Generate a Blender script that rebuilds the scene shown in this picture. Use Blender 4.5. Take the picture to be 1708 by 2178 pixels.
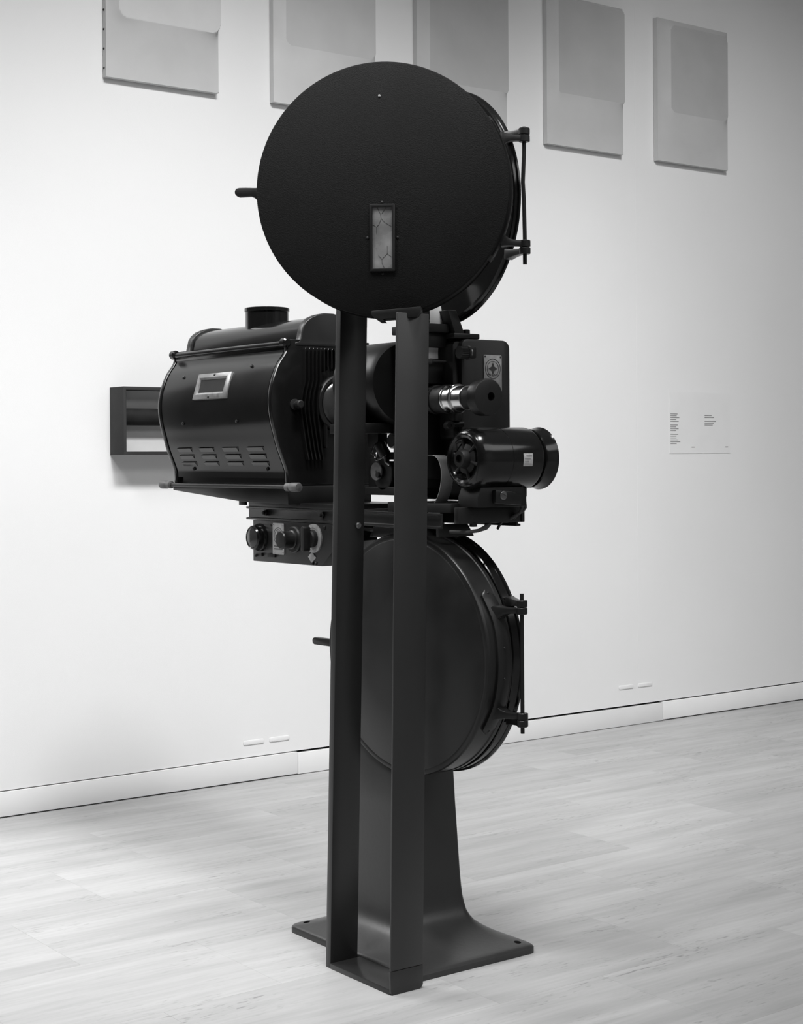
import bpy, bmesh, math, random
from mathutils import Vector, Matrix
random.seed(7)
for o in list(bpy.data.objects): bpy.data.objects.remove(o, do_unlink=True)
scene = bpy.context.scene
COL = scene.collection

# ------------------------------------------------------------------ camera
F_PX, W_PX = 3400.0, 1708.0
cam_data = bpy.data.cameras.new('camera')
cam_data.sensor_fit = 'HORIZONTAL'
cam_data.sensor_width = 36.0
cam_data.lens = 36.0 * F_PX / W_PX
cam_data.shift_y = -116.0 / W_PX
cam_data.clip_start = 0.05
cam = bpy.data.objects.new('camera', cam_data)
COL.objects.link(cam)
fw = Vector((0.6, 0.8, 0.0)); rt = Vector((0.8, -0.6, 0.0)); up = Vector((0, 0, 1.0))
ROLL = 0.006
cr = rt * math.cos(ROLL) - up * math.sin(ROLL)
cu = rt * math.sin(ROLL) + up * math.cos(ROLL)
m = Matrix((( cr.x, cu.x, -fw.x, -2.29),
            ( cr.y, cu.y, -fw.y, -3.03),
            ( cr.z, cu.z, -fw.z, 1.15), (0, 0, 0, 1)))
cam.matrix_world = m
scene.camera = cam

# ------------------------------------------------------------------ world, lights, exposure
world = bpy.data.worlds.new('world'); scene.world = world
world.use_nodes = True
world.node_tree.nodes['Background'].inputs[0].default_value = (1, 1, 1, 1)
world.node_tree.nodes['Background'].inputs[1].default_value = 0.16

def area_light(name, loc, target, sx, sy, power):
    d = bpy.data.lights.new(name, 'AREA'); d.shape = 'RECTANGLE'; d.size = sx; d.size_y = sy; d.energy = power
    o = bpy.data.objects.new(name, d); COL.objects.link(o); o.location = loc
    o.rotation_euler = (Vector(target) - Vector(loc)).to_track_quat('-Z', 'Y').to_euler()
    return o
def spot_light(name, loc, target, angle, blend, power, radius):
    d = bpy.data.lights.new(name, 'SPOT'); d.spot_size = math.radians(angle); d.spot_blend = blend
    d.energy = power; d.shadow_soft_size = radius
    o = bpy.data.objects.new(name, d); COL.objects.link(o); o.location = loc
    o.rotation_euler = (Vector(target) - Vector(loc)).to_track_quat('-Z', 'Y').to_euler()
    return o
for sx_, tx_, pw_, az_, an_ in ((-1.6, -1.0, 60, 0.1, 74), (-0.9, -0.2, 140, 0.1, 74), (-0.3, 0.7, 345, 0.1, 74), (0.3, 1.4, 150, 0.3, 70), (0.7, 2.4, 100, 0.7, 60), (1.1, 3.7, 270, 1.1, 58)):
    spot_light('track_spotlight', (sx_, -1.0, 4.25), (tx_, 1.85, az_), an_, 1.0, pw_, 0.28)
spot_light('added_floor_light', (-2.1, -0.2, 4.2), (-1.35, 0.3, 0.0), 92, 1.0, 330, 0.45)  # added lamp, brightens the floor at left
area_light('added_reflection_light', (-2.6, 3.5, 4.2), (-2.6, 3.5, 0), 3.0, 2.2, 190)  # added unseen lamp, lights the floor mirrored in the lamphouse door
area_light('added_front_fill', (2.0, -4.5, 4.3), (2.0, -4.5, 0), 6.0, 3.0, 105)  # added fill, lifts the reflections on the front faces of the projector

vs = scene.view_settings
vs.view_transform = 'Standard'; vs.look = 'None'; vs.exposure = 0.38; vs.gamma = 1.0
vs.use_curve_mapping = False

# ------------------------------------------------------------------ materials
def grey(v): return (v, v, v, 1)
def new_mat(name):
    mt = bpy.data.materials.new(name); mt.use_nodes = True
    nt = mt.node_tree; b = nt.nodes['Principled BSDF']
    return mt, nt, b
def paint(name, v, rough, spec=0.5, metal=0.0, vary=0.25, scale=14.0, bump=0.0, bscale=180.0, rvary=0.12, coat=0.0):
    mt, nt, b = new_mat(name)
    geo = nt.nodes.new('ShaderNodeNewGeometry')
    n = nt.nodes.new('ShaderNodeTexNoise'); n.inputs['Scale'].default_value = scale; n.inputs['Detail'].default_value = 6
    nt.links.new(geo.outputs['Position'], n.inputs['Vector'])
    r = nt.nodes.new('ShaderNodeMapRange')
    r.inputs[1].default_value = 0.3; r.inputs[2].default_value = 0.7
    r.inputs[3].default_value = v * (1 - vary); r.inputs[4].default_value = v * (1 + vary)
    nt.links.new(n.outputs['Fac'], r.inputs[0]); nt.links.new(r.outputs[0], b.inputs['Base Color'])
    q = nt.nodes.new('ShaderNodeMapRange')
    q.inputs[1].default_value = 0.3; q.inputs[2].default_value = 0.7
    q.inputs[3].default_value = max(0.02, rough - rvary); q.inputs[4].default_value = min(1, rough + rvary)
    nt.links.new(n.outputs['Fac'], q.inputs[0]); nt.links.new(q.outputs[0], b.inputs['Roughness'])
    b.inputs['Metallic'].default_value = metal
    b.inputs['Specular IOR Level'].default_value = spec
    if coat: b.inputs['Coat Weight'].default_value = coat; b.inputs['Coat Roughness'].default_value = 0.1
    if bump:
        n2 = nt.nodes.new('ShaderNodeTexNoise'); n2.inputs['Scale'].default_value = bscale; n2.inputs['Detail'].default_value = 3
        nt.links.new(geo.outputs['Position'], n2.inputs['Vector'])
        bp = nt.nodes.new('ShaderNodeBump'); bp.inputs['Strength'].default_value = bump; bp.inputs['Distance'].default_value = 0.002
        nt.links.new(n2.outputs['Fac'], bp.inputs['Height']); nt.links.new(bp.outputs[0], b.inputs['Normal'])
    return mt

M = {}
M['wall'] = paint('wall_paint', 0.80, 0.85, 0.2, vary=0.012, scale=2.0, bump=0.12, bscale=420)
M['far_wall'] = paint('far_wall_paint', 0.5, 0.9, 0.1, vary=0.02)
M['dark_wall'] = paint('dark_wall_paint', 0.06, 0.9, 0.1, vary=0.02)
M['ceiling'] = paint('ceiling_paint', 0.38, 0.9, 0.1, vary=0.02)
M['gap'] = paint('dark_gap', 0.03, 0.9, 0.1)
M['skirting'] = paint('skirting_paint', 0.78, 0.6, 0.3, vary=0.02, scale=3.0)
M['enamel'] = paint('black_enamel', 0.006, 0.16, 0.45, vary=0.15, scale=6, rvary=0.02)
M['black'] = paint('black_paint', 0.013, 0.36, 0.35, vary=0.15, scale=12, rvary=0.04)
M['frame'] = paint('frame_paint', 0.022, 0.34, 0.5, vary=0.08, scale=6, bump=0.05, rvary=0.03)
M['cast'] = paint('cast_iron_paint', 0.030, 0.38, 0.5, vary=0.08, scale=6, rvary=0.03, bump=0.12, bscale=90)
M['felt'] = paint('matt_black', 0.008, 0.7, 0.12, vary=0.22, scale=5, bump=0.5, bscale=420)
M['dull'] = paint('dull_dark_metal', 0.008, 0.55, 0.35)
M['chrome'] = paint('polished_chrome', 0.62, 0.18, 0.5, metal=1.0, vary=0.05, rvary=0.05)
M['steel'] = paint('worn_steel', 0.22, 0.38, 0.5, metal=0.9, vary=0.2, scale=60)
M['plate'] = paint('metal_plate', 0.34, 0.45, 0.5, metal=0.4, vary=0.15, scale=90)
M['plate_dark'] = paint('plate_lettering', 0.05, 0.6, 0.3)
M['bright_plate'] = paint('bright_metal_plate', 0.5, 0.45, 0.5, metal=0.2, vary=0.15, scale=120)
M['nickel'] = paint('nickel_frame', 0.20, 0.4, 0.5, metal=0.5, vary=0.15, scale=50)
M['horn'] = paint('grip_material', 0.10, 0.5, 0.4, vary=0.2, scale=80)
M['pane'] = paint('dark_glass', 0.030, 0.12, 0.5, vary=0.1, rvary=0.02)
M['wired'] = paint('clouded_glass', 0.17, 0.3, 0.4, vary=0.35, scale=22)
M['film'] = paint('white_film', 0.85, 0.5, 0.4, vary=0.05, scale=40)
M['cable'] = paint('cable_rubber', 0.05, 0.6, 0.3)
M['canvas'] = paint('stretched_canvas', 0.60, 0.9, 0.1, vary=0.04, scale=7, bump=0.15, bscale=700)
M['canvas_half_shade'] = paint('stretched_canvas_half_shade', 0.53, 0.9, 0.1, vary=0.04, scale=7, bump=0.15, bscale=700)  # canvas tone lowered to paint in part of the relief shading
M['canvas_shade'] = paint('stretched_canvas_shade', 0.46, 0.9, 0.1, vary=0.04, scale=7, bump=0.15, bscale=700)  # same canvas darkened, so the left slopes look lit beside the panel
M['boxframe'] = paint('box_frame_paint', 0.033, 0.7, 0.2, vary=0.1)
M['boxback'] = paint('box_backing', 0.62, 0.8, 0.2, vary=0.03)
M['louvre_shade'] = paint('louvre_shade_black', 0.002, 1.0, 0.0)  # black for the shade painted along the louvre tops
M['grey_enamel'] = paint('grey_enamel', 0.035, 0.3, 0.5)
M['roll'] = paint('dark_roll', 0.012, 0.7, 0.2, vary=0.4, scale=25)
M['print'] = paint('printed_lines', 0.28, 0.8, 0.1)
M['sheet'] = paint('label_sheet', 0.79, 0.5, 0.3, vary=0.01)

def floor_mat():
    mt, nt, b = new_mat('travertine')
    L = nt.links
    geo = nt.nodes.new('ShaderNodeNewGeometry'); oi = nt.nodes.new('ShaderNodeObjectInfo')
    off = nt.nodes.new('ShaderNodeVectorMath'); off.operation = 'SCALE'
    cmb = nt.nodes.new('ShaderNodeCombineXYZ'); cmb.inputs[2].default_value = 1.0
    L.new(cmb.outputs[0], off.inputs[0]); L.new(oi.outputs['Random'], off.inputs['Scale'])
    add = nt.nodes.new('ShaderNodeVectorMath'); add.operation = 'ADD'
    L.new(geo.outputs['Position'], add.inputs[0]); L.new(off.outputs[0], add.inputs[1])
    def streak(sx, sy, scale, detail, dist=0.0):
        mp = nt.nodes.new('ShaderNodeMapping'); mp.inputs['Scale'].default_value = (sx, sy, 1)
        mp.inputs['Rotation'].default_value = (0, 0, math.radians(3))
        n = nt.nodes.new('ShaderNodeTexNoise'); n.inputs['Scale'].default_value = scale; n.inputs['Detail'].default_value = detail
        n.inputs['Distortion'].default_value = dist
        L.new(add.outputs[0], mp.inputs[0]); L.new(mp.outputs[0], n.inputs['Vector']); return n.outputs['Fac']
    def rng(src, a, c, lo, hi):
        r = nt.nodes.new('ShaderNodeMapRange'); r.inputs[1].default_value = a; r.inputs[2].default_value = c
        r.inputs[3].default_value = lo; r.inputs[4].default_value = hi; L.new(src, r.inputs[0]); return r.outputs[0]
    def mul(p, q):
        k = nt.nodes.new('ShaderNodeMath'); k.operation = 'MULTIPLY'; L.new(p, k.inputs[0]); L.new(q, k.inputs[1]); return k.outputs[0]
    bands = rng(streak(0.55, 5.5, 2.6, 8, 0.4), 0.3, 0.72, 0.85, 1.08)
    fine = rng(streak(2.2, 26, 3.0, 6, 0.3), 0.3, 0.75, 0.93, 1.05)
    pits_n = streak(9, 42, 3.2, 4, 0.2)
    zone = rng(streak(0.9, 4.0, 3.0, 4, 0.3), 0.48, 0.66, 0.0, 1.0)
    pits = rng(pits_n, 0.57, 0.70, 0.0, 0.45)
    pz = mul(pits, zone)
    inv = nt.nodes.new('ShaderNodeMath'); inv.operation = 'SUBTRACT'; inv.inputs[0].default_value = 1.0; L.new(pz, inv.inputs[1])
    tone = rng(oi.outputs['Random'], 0, 1, 0.43, 0.47)
    val = mul(mul(mul(bands, fine), inv.outputs[0]), tone)
    # scattered scuff spots
    sp = rng(streak(4, 7, 3.0, 2, 0.0), 0.76, 0.82, 1.0, 0.62)
    val = mul(val, sp)
    L.new(val, b.inputs['Base Color'])
    L.new(rng(bands, 0.85, 1.08, 0.5, 0.4), b.inputs['Roughness'])
    b.inputs['Specular IOR Level'].default_value = 0.2
    return mt
M['floor'] = floor_mat()

# ------------------------------------------------------------------ mesh helpers
def perp(d):
    d = Vector(d).normalized()
    a = Vector((0, 0, 1)) if abs(d.z) < 0.9 else Vector((1, 0, 0))
    u = d.cross(a).normalized(); v = d.cross(u).normalized()
    return d, u, v
class MB:
    def __init__(s): s.v = []; s.f = []
    def box(s, x0, x1, y0, y1, z0, z1):
        i = len(s.v)
        s.v += [(x0, y0, z0), (x1, y0, z0), (x1, y1, z0), (x0, y1, z0), (x0, y0, z1), (x1, y0, z1), (x1, y1, z1), (x0, y1, z1)]
        s.f += [[i + k for k in q] for q in ((3, 2, 1, 0), (4, 5, 6, 7), (0, 1, 5, 4), (1, 2, 6, 5), (2, 3, 7, 6), (3, 0, 4, 7))]
        return s
    def hexa(s, pts):                       # 8 points, bottom ring then top ring
        i = len(s.v); s.v += [tuple(p) for p in pts]
        s.f += [[i + k for k in q] for q in ((3, 2, 1, 0), (4, 5, 6, 7), (0, 1, 5, 4), (1, 2, 6, 5), (2, 3, 7, 6), (3, 0, 4, 7))]
        return s
    def loft(s, rings, cap=True, closed=False):
        i = len(s.v); n = len(rings[0])
        for r in rings: s.v += [tuple(p) for p in r]
        m_ = len(rings)
        for a in range(m_ if closed else m_ - 1):
            b = (a + 1) % m_
            for k in range(n):
                l = (k + 1) % n
                s.f.append([i + a * n + k, i + a * n + l, i + b * n + l, i + b * n + k])
        if cap and not closed:
            s.f.append([i + k for k in range(n)][::-1]); s.f.append([i + (m_ - 1) * n + k for k in range(n)])
        return s
    def prism(s, prof, axis, a0, a1):       # prof: 2D points in the two other axes, in xyz order
        def P(p, a):
            return {'x': (a, p[0], p[1]), 'y': (p[0], a, p[1]), 'z': (p[0], p[1], a)}[axis]
        return s.loft([[P(p, a0) for p in prof], [P(p, a1) for p in prof]])
    def lathe(s, o, d, prof, seg=32, a0=0.0, a1=None):   # prof: (radius, distance along d)
        o = Vector(o); d, u, v = perp(d)
        rings = []
        for r, h in prof:
            rings.append([o + d * h + (u * math.cos(2 * math.pi * k / seg) + v * math.sin(2 * math.pi * k / seg)) * max(r, 1e-5) for k in range(seg)])
        return s.loft(rings)
    def tube(s, pts, r, seg=10):
        pts = [Vector(p) for p in pts]; rings = []
        t0 = (pts[1] - pts[0]).normalized(); d, u, v = perp(t0)
        for i, p in enumerate(pts):
            if i == 0: t = pts[1] - pts[0]
            elif i == len(pts) - 1: t = pts[-1] - pts[-2]
            else: t = (pts[i + 1] - pts[i]).normalized() + (pts[i] - pts[i - 1]).normalized()
            t.normalize(); u = (u - t * u.dot(t)).normalized(); v = t.cross(u)
            rr = r[i] if isinstance(r, (list, tuple)) else r
            rings.append([p + (u * math.cos(2 * math.pi * k / seg) + v * math.sin(2 * math.pi * k / seg)) * rr for k in range(seg)])
        return s.loft(rings)
    def build(s, name, mat, parent=None, bevel=0.0, seg=2, ang=35, label=None, fix=True):
        me = bpy.data.meshes.new(name)
        me.from_pydata([tuple(p) for p in s.v], [], s.f)
        bm = bmesh.new(); bm.from_mesh(me)
        bmesh.ops.remove_doubles(bm, verts=bm.verts, dist=1e-6)
        if fix: bmesh.ops.recalc_face_normals(bm, faces=bm.faces)
        if bevel:
            es = [e for e in bm.edges if len(e.link_faces) == 2 and e.calc_face_angle(0) > math.radians(ang)]
            if es: bmesh.ops.bevel(bm, geom=es, offset=bevel, segments=seg, profile=0.5, affect='EDGES', clamp_overlap=True)
        bm.to_mesh(me); bm.free()
        for p in me.polygons: p.use_smooth = True
        me.set_sharp_from_angle(angle=math.radians(32))
        me.materials.append(M[mat])
        o = bpy.data.objects.new(name, me); COL.objects.link(o)
        if parent: o.parent = parent
        if label: o['label'] = label
        return o
def tag(o, label, cat, group=None):
    o['label'] = label; o['category'] = cat
    if group: o['group'] = group
    return o
def struct(o): o['kind'] = 'structure'; return o
def copy_obj(o, loc, parent=None):
    c = o.copy(); COL.objects.link(c); c.location = loc
    if parent: c.parent = parent
    return c
def cut(o, cutters):
    for mb in cutters:
        c = mb.build('cutter', 'gap')
        md = o.modifiers.new('cut', 'BOOLEAN'); md.operation = 'DIFFERENCE'; md.object = c; md.solver = 'EXACT'
        bpy.context.view_layer.update()
        dg = bpy.context.evaluated_depsgraph_get()
        me = bpy.data.meshes.new_from_object(o.evaluated_get(dg))
        o.modifiers.clear(); o.data = me
        bpy.data.objects.remove(c, do_unlink=True)
    me.set_sharp_from_angle(angle=math.radians(32))
    return o
def rrect(x0, x1, y0, y1, r, n=5):
    pts = []
    for cx, cy, a in ((x1 - r, y1 - r, 0), (x0 + r, y1 - r, 90), (x0 + r, y0 + r, 180), (x1 - r, y0 + r, 270)):
        for k in range(n + 1):
            t = math.radians(a + 90 * k / n); pts.append((cx + r * math.cos(t), cy + r * math.sin(t)))
    return pts
def frame_y(name, mat, parent, x0, x1, z0, z1, y0, y1, w, bevel=0.0):
    mb = MB()
    o = [(x0, z0), (x1, z0), (x1, z1), (x0, z1)]; i = [(x0 + w, z0 + w), (x1 - w, z0 + w), (x1 - w, z1 - w), (x0 + w, z1 - w)]
    mb.loft([[(p[0], y0, p[1]) for p in o], [(p[0], y0, p[1]) for p in i], [(p[0], y1, p[1]) for p in i], [(p[0], y1, p[1]) for p in o]], cap=False, closed=True)
    return mb.build(name, mat, parent, bevel)
def text_mesh(name, body, size, mat, parent, mtx, depth=0.0004):
    cu_ = bpy.data.curves.new(name, 'FONT'); cu_.body = body; cu_.size = size; cu_.extrude = depth
    cu_.align_x = 'CENTER'; cu_.align_y = 'CENTER'
    t = bpy.data.objects.new(name, cu_); COL.objects.link(t)
    bpy.context.view_layer.update()
    me = bpy.data.meshes.new_from_object(t.evaluated_get(bpy.context.evaluated_depsgraph_get()))
    bpy.data.objects.remove(t, do_unlink=True)
    me.transform(mtx); me.materials.clear(); me.materials.append(M[mat])
    o = bpy.data.objects.new(name, me); COL.objects.link(o); o.parent = parent
    return o

# ------------------------------------------------------------------ the room
WY = 1.85                                     # face of the gallery wall
floor = struct(MB().box(-7, 8, -8, 5.2, -0.3, -0.004).build('floor', 'floor'))
SX, SY = 0.585, 0.39                          # travertine slabs laid in rows along the wall
slab = None
row = 0
y = -0.85 - 2 * SY
while y < WY - 0.01:
    y1 = min(y + SY, WY + 0.02)
    x = -0.405 - 4 * SX + (0.5 * SX if row % 2 else 0)
    while x < 4.4:
        keep = True
        if slab is None:
            slab = MB().box(0, SX - 0.0003, 0, SY - 0.0003, -0.0039, 0).build('slab', 'floor', floor, 0.0003, 1)
            slab.location = (x, y, 0)
        else:
            copy_obj(slab, (x, y, 0), floor)
        x += SX
    y += SY; row += 1

wall = struct(MB().box(-0.62, 8, WY + 0.02, WY + 0.3, 0, 4.4).build('wall_back', 'gap'))
SEAM = 2.633
MB().box(-0.62, SEAM - 0.0001, WY, WY + 0.02, 0.087, 4.4).build('wall_panel', 'wall', wall, 0.0004, 1)
MB().box(SEAM + 0.0001, 8, WY, WY + 0.02, 0.087, 4.4).build('wall_panel', 'wall', wall, 0.0004, 1)
base = struct(bpy.data.objects.new('baseboard_back', None)); COL.objects.link(base)
for x0, x1, zt, zb in ((-0.62, 0.886, 0.0835, 0.0045), (0.888, 2.775, 0.0785, 0.0022), (2.777, 8, 0.0815, 0.0050)):
    MB().box(x0, x1, WY - 0.006, WY + 0.018, zb, zt).build('skirting_board', 'skirting', base, 0.0012, 2)
wl = struct(MB().box(-7.2, -7, -8, 5.2, 0, 4.4).build('wall_left', 'dark_wall'))
wd = struct(MB().box(-7.2, 8.2, 5.2, 5.4, 0, 4.4).build('wall_far', 'dark_wall'))
wr = struct(MB().box(8, 8.2, -8, 5.2, 0, 4.4).build('wall_right', 'far_wall'))
wf = struct(MB().box(-7, 8, -8.2, -8, 0, 4.4).build('wall_front', 'far_wall'))
ce = struct(MB().box(-7.2, 8.2, -8.2, 5.2, 4.4, 4.6).build('ceiling', 'ceiling'))

# ------------------------------------------------------------------ relief canvases
def canvas(x0, x1, z0, z1, panel, label, mat='canvas', raise_=0.016, thick=0.026, pw=1.2, lip=0.0, panel_mat=None):
    root = bpy.data.objects.new('relief_canvas', None); COL.objects.link(root)
    root.location = ((x0 + x1) / 2, WY, z0)
    tag(root, label, 'artwork', 'stretched relief canvases in a row on the wall')
    pl, pr, pb, pt, cr_ = panel
    NX, NZ = 120, 160
    v = []; f = []
    def h(x, z):
        cx, cz = min(max(x, pl + cr_), pr - cr_), min(max(z, pb + cr_), pt - cr_)
        dx, dz = x - cx, z - cz
        d = math.hypot(dx, dz) - cr_
        if d <= 0: return thick + raise_ + (lip if d > -0.006 else 0)
        e = min(x - x0, x1 - x, z - z0, z1 - z)
        s = d / (d + max(e, 0) + 1e-6)
        return thick + raise_ * (1 - s) ** pw
    def grid(a, b, n, marks):
        g = [a + (b - a) * k / n for k in range(n + 1)]
        for mk in marks:
            if a < mk < b:
                j = min(range(len(g)), key=lambda q: abs(g[q] - mk)); g[j] = mk
        return g
    gx = grid(x0, x1, NX, (pl, pr)); gz = grid(z0, z1, NZ, (pb, pt))
    for z in gz:
        for x in gx: v.append((x - root.location.x, -h(x, z), z - z0))
    n = NX + 1
    for a in range(NZ):
        for b in range(NX): f.append([a * n + b, a * n + b + 1, (a + 1) * n + b + 1, (a + 1) * n + b])
    mb = MB(); mb.v = v; mb.f = f
    o = mb.build('canvas', mat, root, fix=False)
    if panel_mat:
        o.data.materials.append(M[panel_mat])  # light and shade of the relief put into the panel colour
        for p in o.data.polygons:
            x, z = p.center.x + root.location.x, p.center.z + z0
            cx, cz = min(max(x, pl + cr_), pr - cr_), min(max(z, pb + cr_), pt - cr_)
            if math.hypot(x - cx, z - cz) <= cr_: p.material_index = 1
    w, hh = (x1 - x0) / 2, z1 - z0
    sb = MB()
    sb.loft([[(-w, -0.002, 0), (w, -0.002, 0), (w, -0.002, hh), (-w, -0.002, hh)], [(-w, -thick, 0), (w, -thick, 0), (w, -thick, hh), (-w, -thick, hh)],
             [(-w + 0.02, -thick, 0.02), (w - 0.02, -thick, 0.02), (w - 0.02, -thick, hh - 0.02), (-w + 0.02, -thick, hh - 0.02)],
             [(-w + 0.02, -0.002, 0.02), (w - 0.02, -0.002, 0.02), (w - 0.02, -0.002, hh - 0.02), (-w + 0.02, -0.002, hh - 0.02)]], cap=False, closed=True)
    sb.build('stretcher', mat, root)
    return root
Z0, Z1 = 2.428, 3.045
c1 = canvas(0.128, 0.560, Z0, Z1, (0.165, 0.556, 2.628, 3.02, 0.035), 'pale relief canvas with tacked dark left edge, leftmost on the wall', 'canvas_half_shade', raise_=0.026, pw=1.7, panel_mat='canvas')
for k in range(9):
    MB().lathe((-0.216, -0.012, 0.03 + k * 0.065), (-1, 0, 0), [(0.004, 0), (0.004, 0.002), (0.0015, 0.0035)], 8).build('tack', 'gap', c1)
canvas(0.787, 1.238, Z0, Z1, (0.832, 1.230, 2.636, 3.02, 0.03), 'pale relief canvas just above the left half of the round magazine door', 'canvas', panel_mat='canvas_half_shade')
canvas(1.436, 1.888, Z0, Z1, (1.487, 1.884, 2.600, 3.02, 0.012), 'relief canvas partly hidden behind top right of the round magazine door', 'canvas_half_shade', panel_mat='canvas_shade')
canvas(2.103, 2.536, Z0, Z1, (2.156, 2.532, 2.640, 3.03, 0.012), 'relief canvas with bright left strip, second from the right on the wall', 'canvas_half_shade', panel_mat='canvas_shade')
canvas(2.745, 3.190, Z0, Z1, (2.815, 3.178, 2.642, 3.022, 0.03), 'relief canvas with rounded raised panel and bright crease, rightmost on the wall', 'canvas_half_shade', raise_=0.014, pw=1.5, panel_mat='canvas_shade')

# ------------------------------------------------------------------ shadow box with a dark roll
sbx = bpy.data.objects.new('shadow_box', None); COL.objects.link(sbx); sbx.location = (0.39, WY, 1.164)
tag(sbx, 'dark box frame on the wall holding a horizontal dark roll, half hidden behind the lamphouse', 'box frame')
BX0, BX1, BZ0, BZ1, BD = 0.147 - 0.39, 0.64 - 0.39, 0.0, 0.227, 0.1
frame_y('box_frame', 'boxframe', sbx, BX0, BX1, BZ0, BZ1, -BD, -0.001, 0.011, 0.001)
MB().box(BX0 + 0.010, BX1 - 0.010, -0.030, -0.024, 0.010, BZ1 - 0.010).build('backing', 'boxback', sbx)
MB().lathe((BX0 + 0.012, -0.060, 0.127), (1, 0, 0), [(0.026, 0), (0.0285, 0.001), (0.0285, BX1 - BX0 - 0.026), (0.026, BX1 - BX0 - 0.025)], 28).build('roll', 'roll', sbx)

# ------------------------------------------------------------------ wall label and socket covers
lab = bpy.data.objects.new('wall_label', None); COL.objects.link(lab); lab.location = (3.026, WY, 1.16)
tag(lab, 'white text label sheet on the wall right of the projector motor', 'label')
MB().box(-0.195, 0.195, -0.0015, -0.0003, 0, 0.27).build('sheet', 'sheet', lab)
def lines(x0, x1, z1, n, step, gaps):
    for k in range(n):
        if k in gaps: continue
        xe = x0 + (x1 - x0) * random.uniform(0.5, 1.0)
        MB().box(x0, xe, -0.0018, -0.0014, z1 - k * step - 0.0035, z1 - k * step).build('text_line', 'print', lab)
lines(2.838 - 3.026, 2.905 - 3.026, 1.335 - 1.16, 17, 0.0081, (5, 10))
lines(3.055 - 3.026, 3.130 - 3.026, 1.330 - 1.16, 6, 0.0085, (2,))
MB().box(2.970 - 3.026, 2.990 - 3.026, -0.0018, -0.0014, 0.026, 0.030).build('text_line', 'print', lab)
MB().box(3.190 - 3.026, 3.208 - 3.026, -0.0018, -0.0014, 0.027, 0.031).build('text_line', 'print', lab)
for x, w, nm in ((0.660, 0.085, 'white slot cover low on the wall, farthest left above the skirting'),
                 (0.768, 0.085, 'white slot cover low on the wall just left of the black upright'),
                 (2.515, 0.085, 'white slot cover low on the wall right of the lower magazine hinge'),
                 (2.630, 0.085, 'white slot cover low on the wall, farthest right above the skirting')):
    o = MB().prism(rrect(0, w, 0, 0.016, 0.005, 3), 'y', -0.0035, -0.0005).build('slot_cover', 'wall', None, 0.0012)
    o.location = (x, WY, 0.131 if x < 1 else 0.158)
    tag(o, nm, 'slot cover', 'slot covers above the skirting board')

# ================================================================== the projector
P = bpy.data.objects.new('film_projector', None); COL.objects.link(P)
tag(P, 'black cinema film projector on an iron pedestal with two round film magazines', 'film projector')

# ---- pedestal -----------------------------------------------------
def psec(t, z, r, cradle=False):
    cx, sx = 0.020 * (1 - t), 0.080 + 0.103 * t
    y0 = -0.047 - 0.201 * t; y1 = 0.135 + 0.115 * t
    out = []
    for p in rrect(cx - sx, cx + sx, y0, y1, r, 6):
        zz = 0.6945 - math.sqrt(0.2865 ** 2 - (p[1] + 0.062) ** 2) if cradle else z
        out.append((p[0], p[1], zz))
    return out
T = [(1.0, 0.0, .022), (1.0, 0.0125, .022), (0.985, 0.0155, .022), (0.95, 0.018, .022), (0.895, 0.020, .024), (0.755, 0.0245, .03), (0.60, 0.031, .034), (0.475, 0.038, .034), (0.38, 0.0445, .032),
     (0.30, 0.052, .03), (0.235, 0.062, .026), (0.185, 0.074, .022), (0.15, 0.090, .018), (0.122, 0.108, .015), (0.10, 0.132, .012), (0.075, 0.18, .010), (0.05, 0.244, .008), (0.022, 0.33, .008)]
mb = MB(); mb.loft([psec(t, z, r) for t, z, r in T] + [psec(0.0, 0, 0.008, True)])
ped = mb.build('pedestal', 'cast', P, label='flared cast iron pedestal with wide foot plate')
holes = []
for hx, hy in ((0.150, -0.215), (-0.150, 0.218), (0.150, 0.218)):
    holes.append(MB().lathe((hx, hy, -0.02), (0, 0, 1), [(0.0085, 0), (0.0085, 0.08)], 20))
cut(ped, holes)
arm = MB().loft([[(p[0], p[1], z) for p in rrect(0.085, 0.152, 0.045, 0.122, 0.01, 4)] for z in (0.40, 0.99)])
arm.build('pedestal_arm', 'cast', ped)

# ---- support frame -------------------------------------------------
sf = MB().box(-0.265, -0.179, -0.276, -0.050, 0.0, 0.012).build('support_frame', 'frame', P, 0.001, label='flat black steel frame of two uprights on a foot plate')
MB().prism([(-0.265, 0.004), (-0.261, 0.0), (-0.187, 0.0), (-0.179, 0.008), (-0.179, 0.0505), (-0.266, 0.0505)], 'y', -0.282, -0.2755).build('end_plate', 'frame', sf, 0.0008)
def upright(bl, br, tl, tr, yb, yt, th, z0, z1):
    mb = MB(); mb.hexa([(bl, yb, z0), (br, yb, z0), (br, yb + th, z0), (bl, yb + th, z0), (tl, yt, z1), (tr, yt, z1), (tr, yt + th, z1), (tl, yt + th, z1)])
    return mb.build('upright', 'frame', sf, 0.0014)
upright(-0.2655, -0.179, -0.238, -0.151, -0.282, -0.282, 0.006, 0.0515, 1.462)
upright(-0.264, -0.189, -0.237, -0.163, -0.050, -0.071, 0.019, 0.0, 1.57)
for bz, bx, by in ((0.996, -0.190, -0.0645), ):
    MB().lathe((bx, by, bz), (0, -1, 0), [(0.0075, 0), (0.0075, 0.003), (0.005, 0.005)], 14).build('bolt', 'steel', sf)

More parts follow.
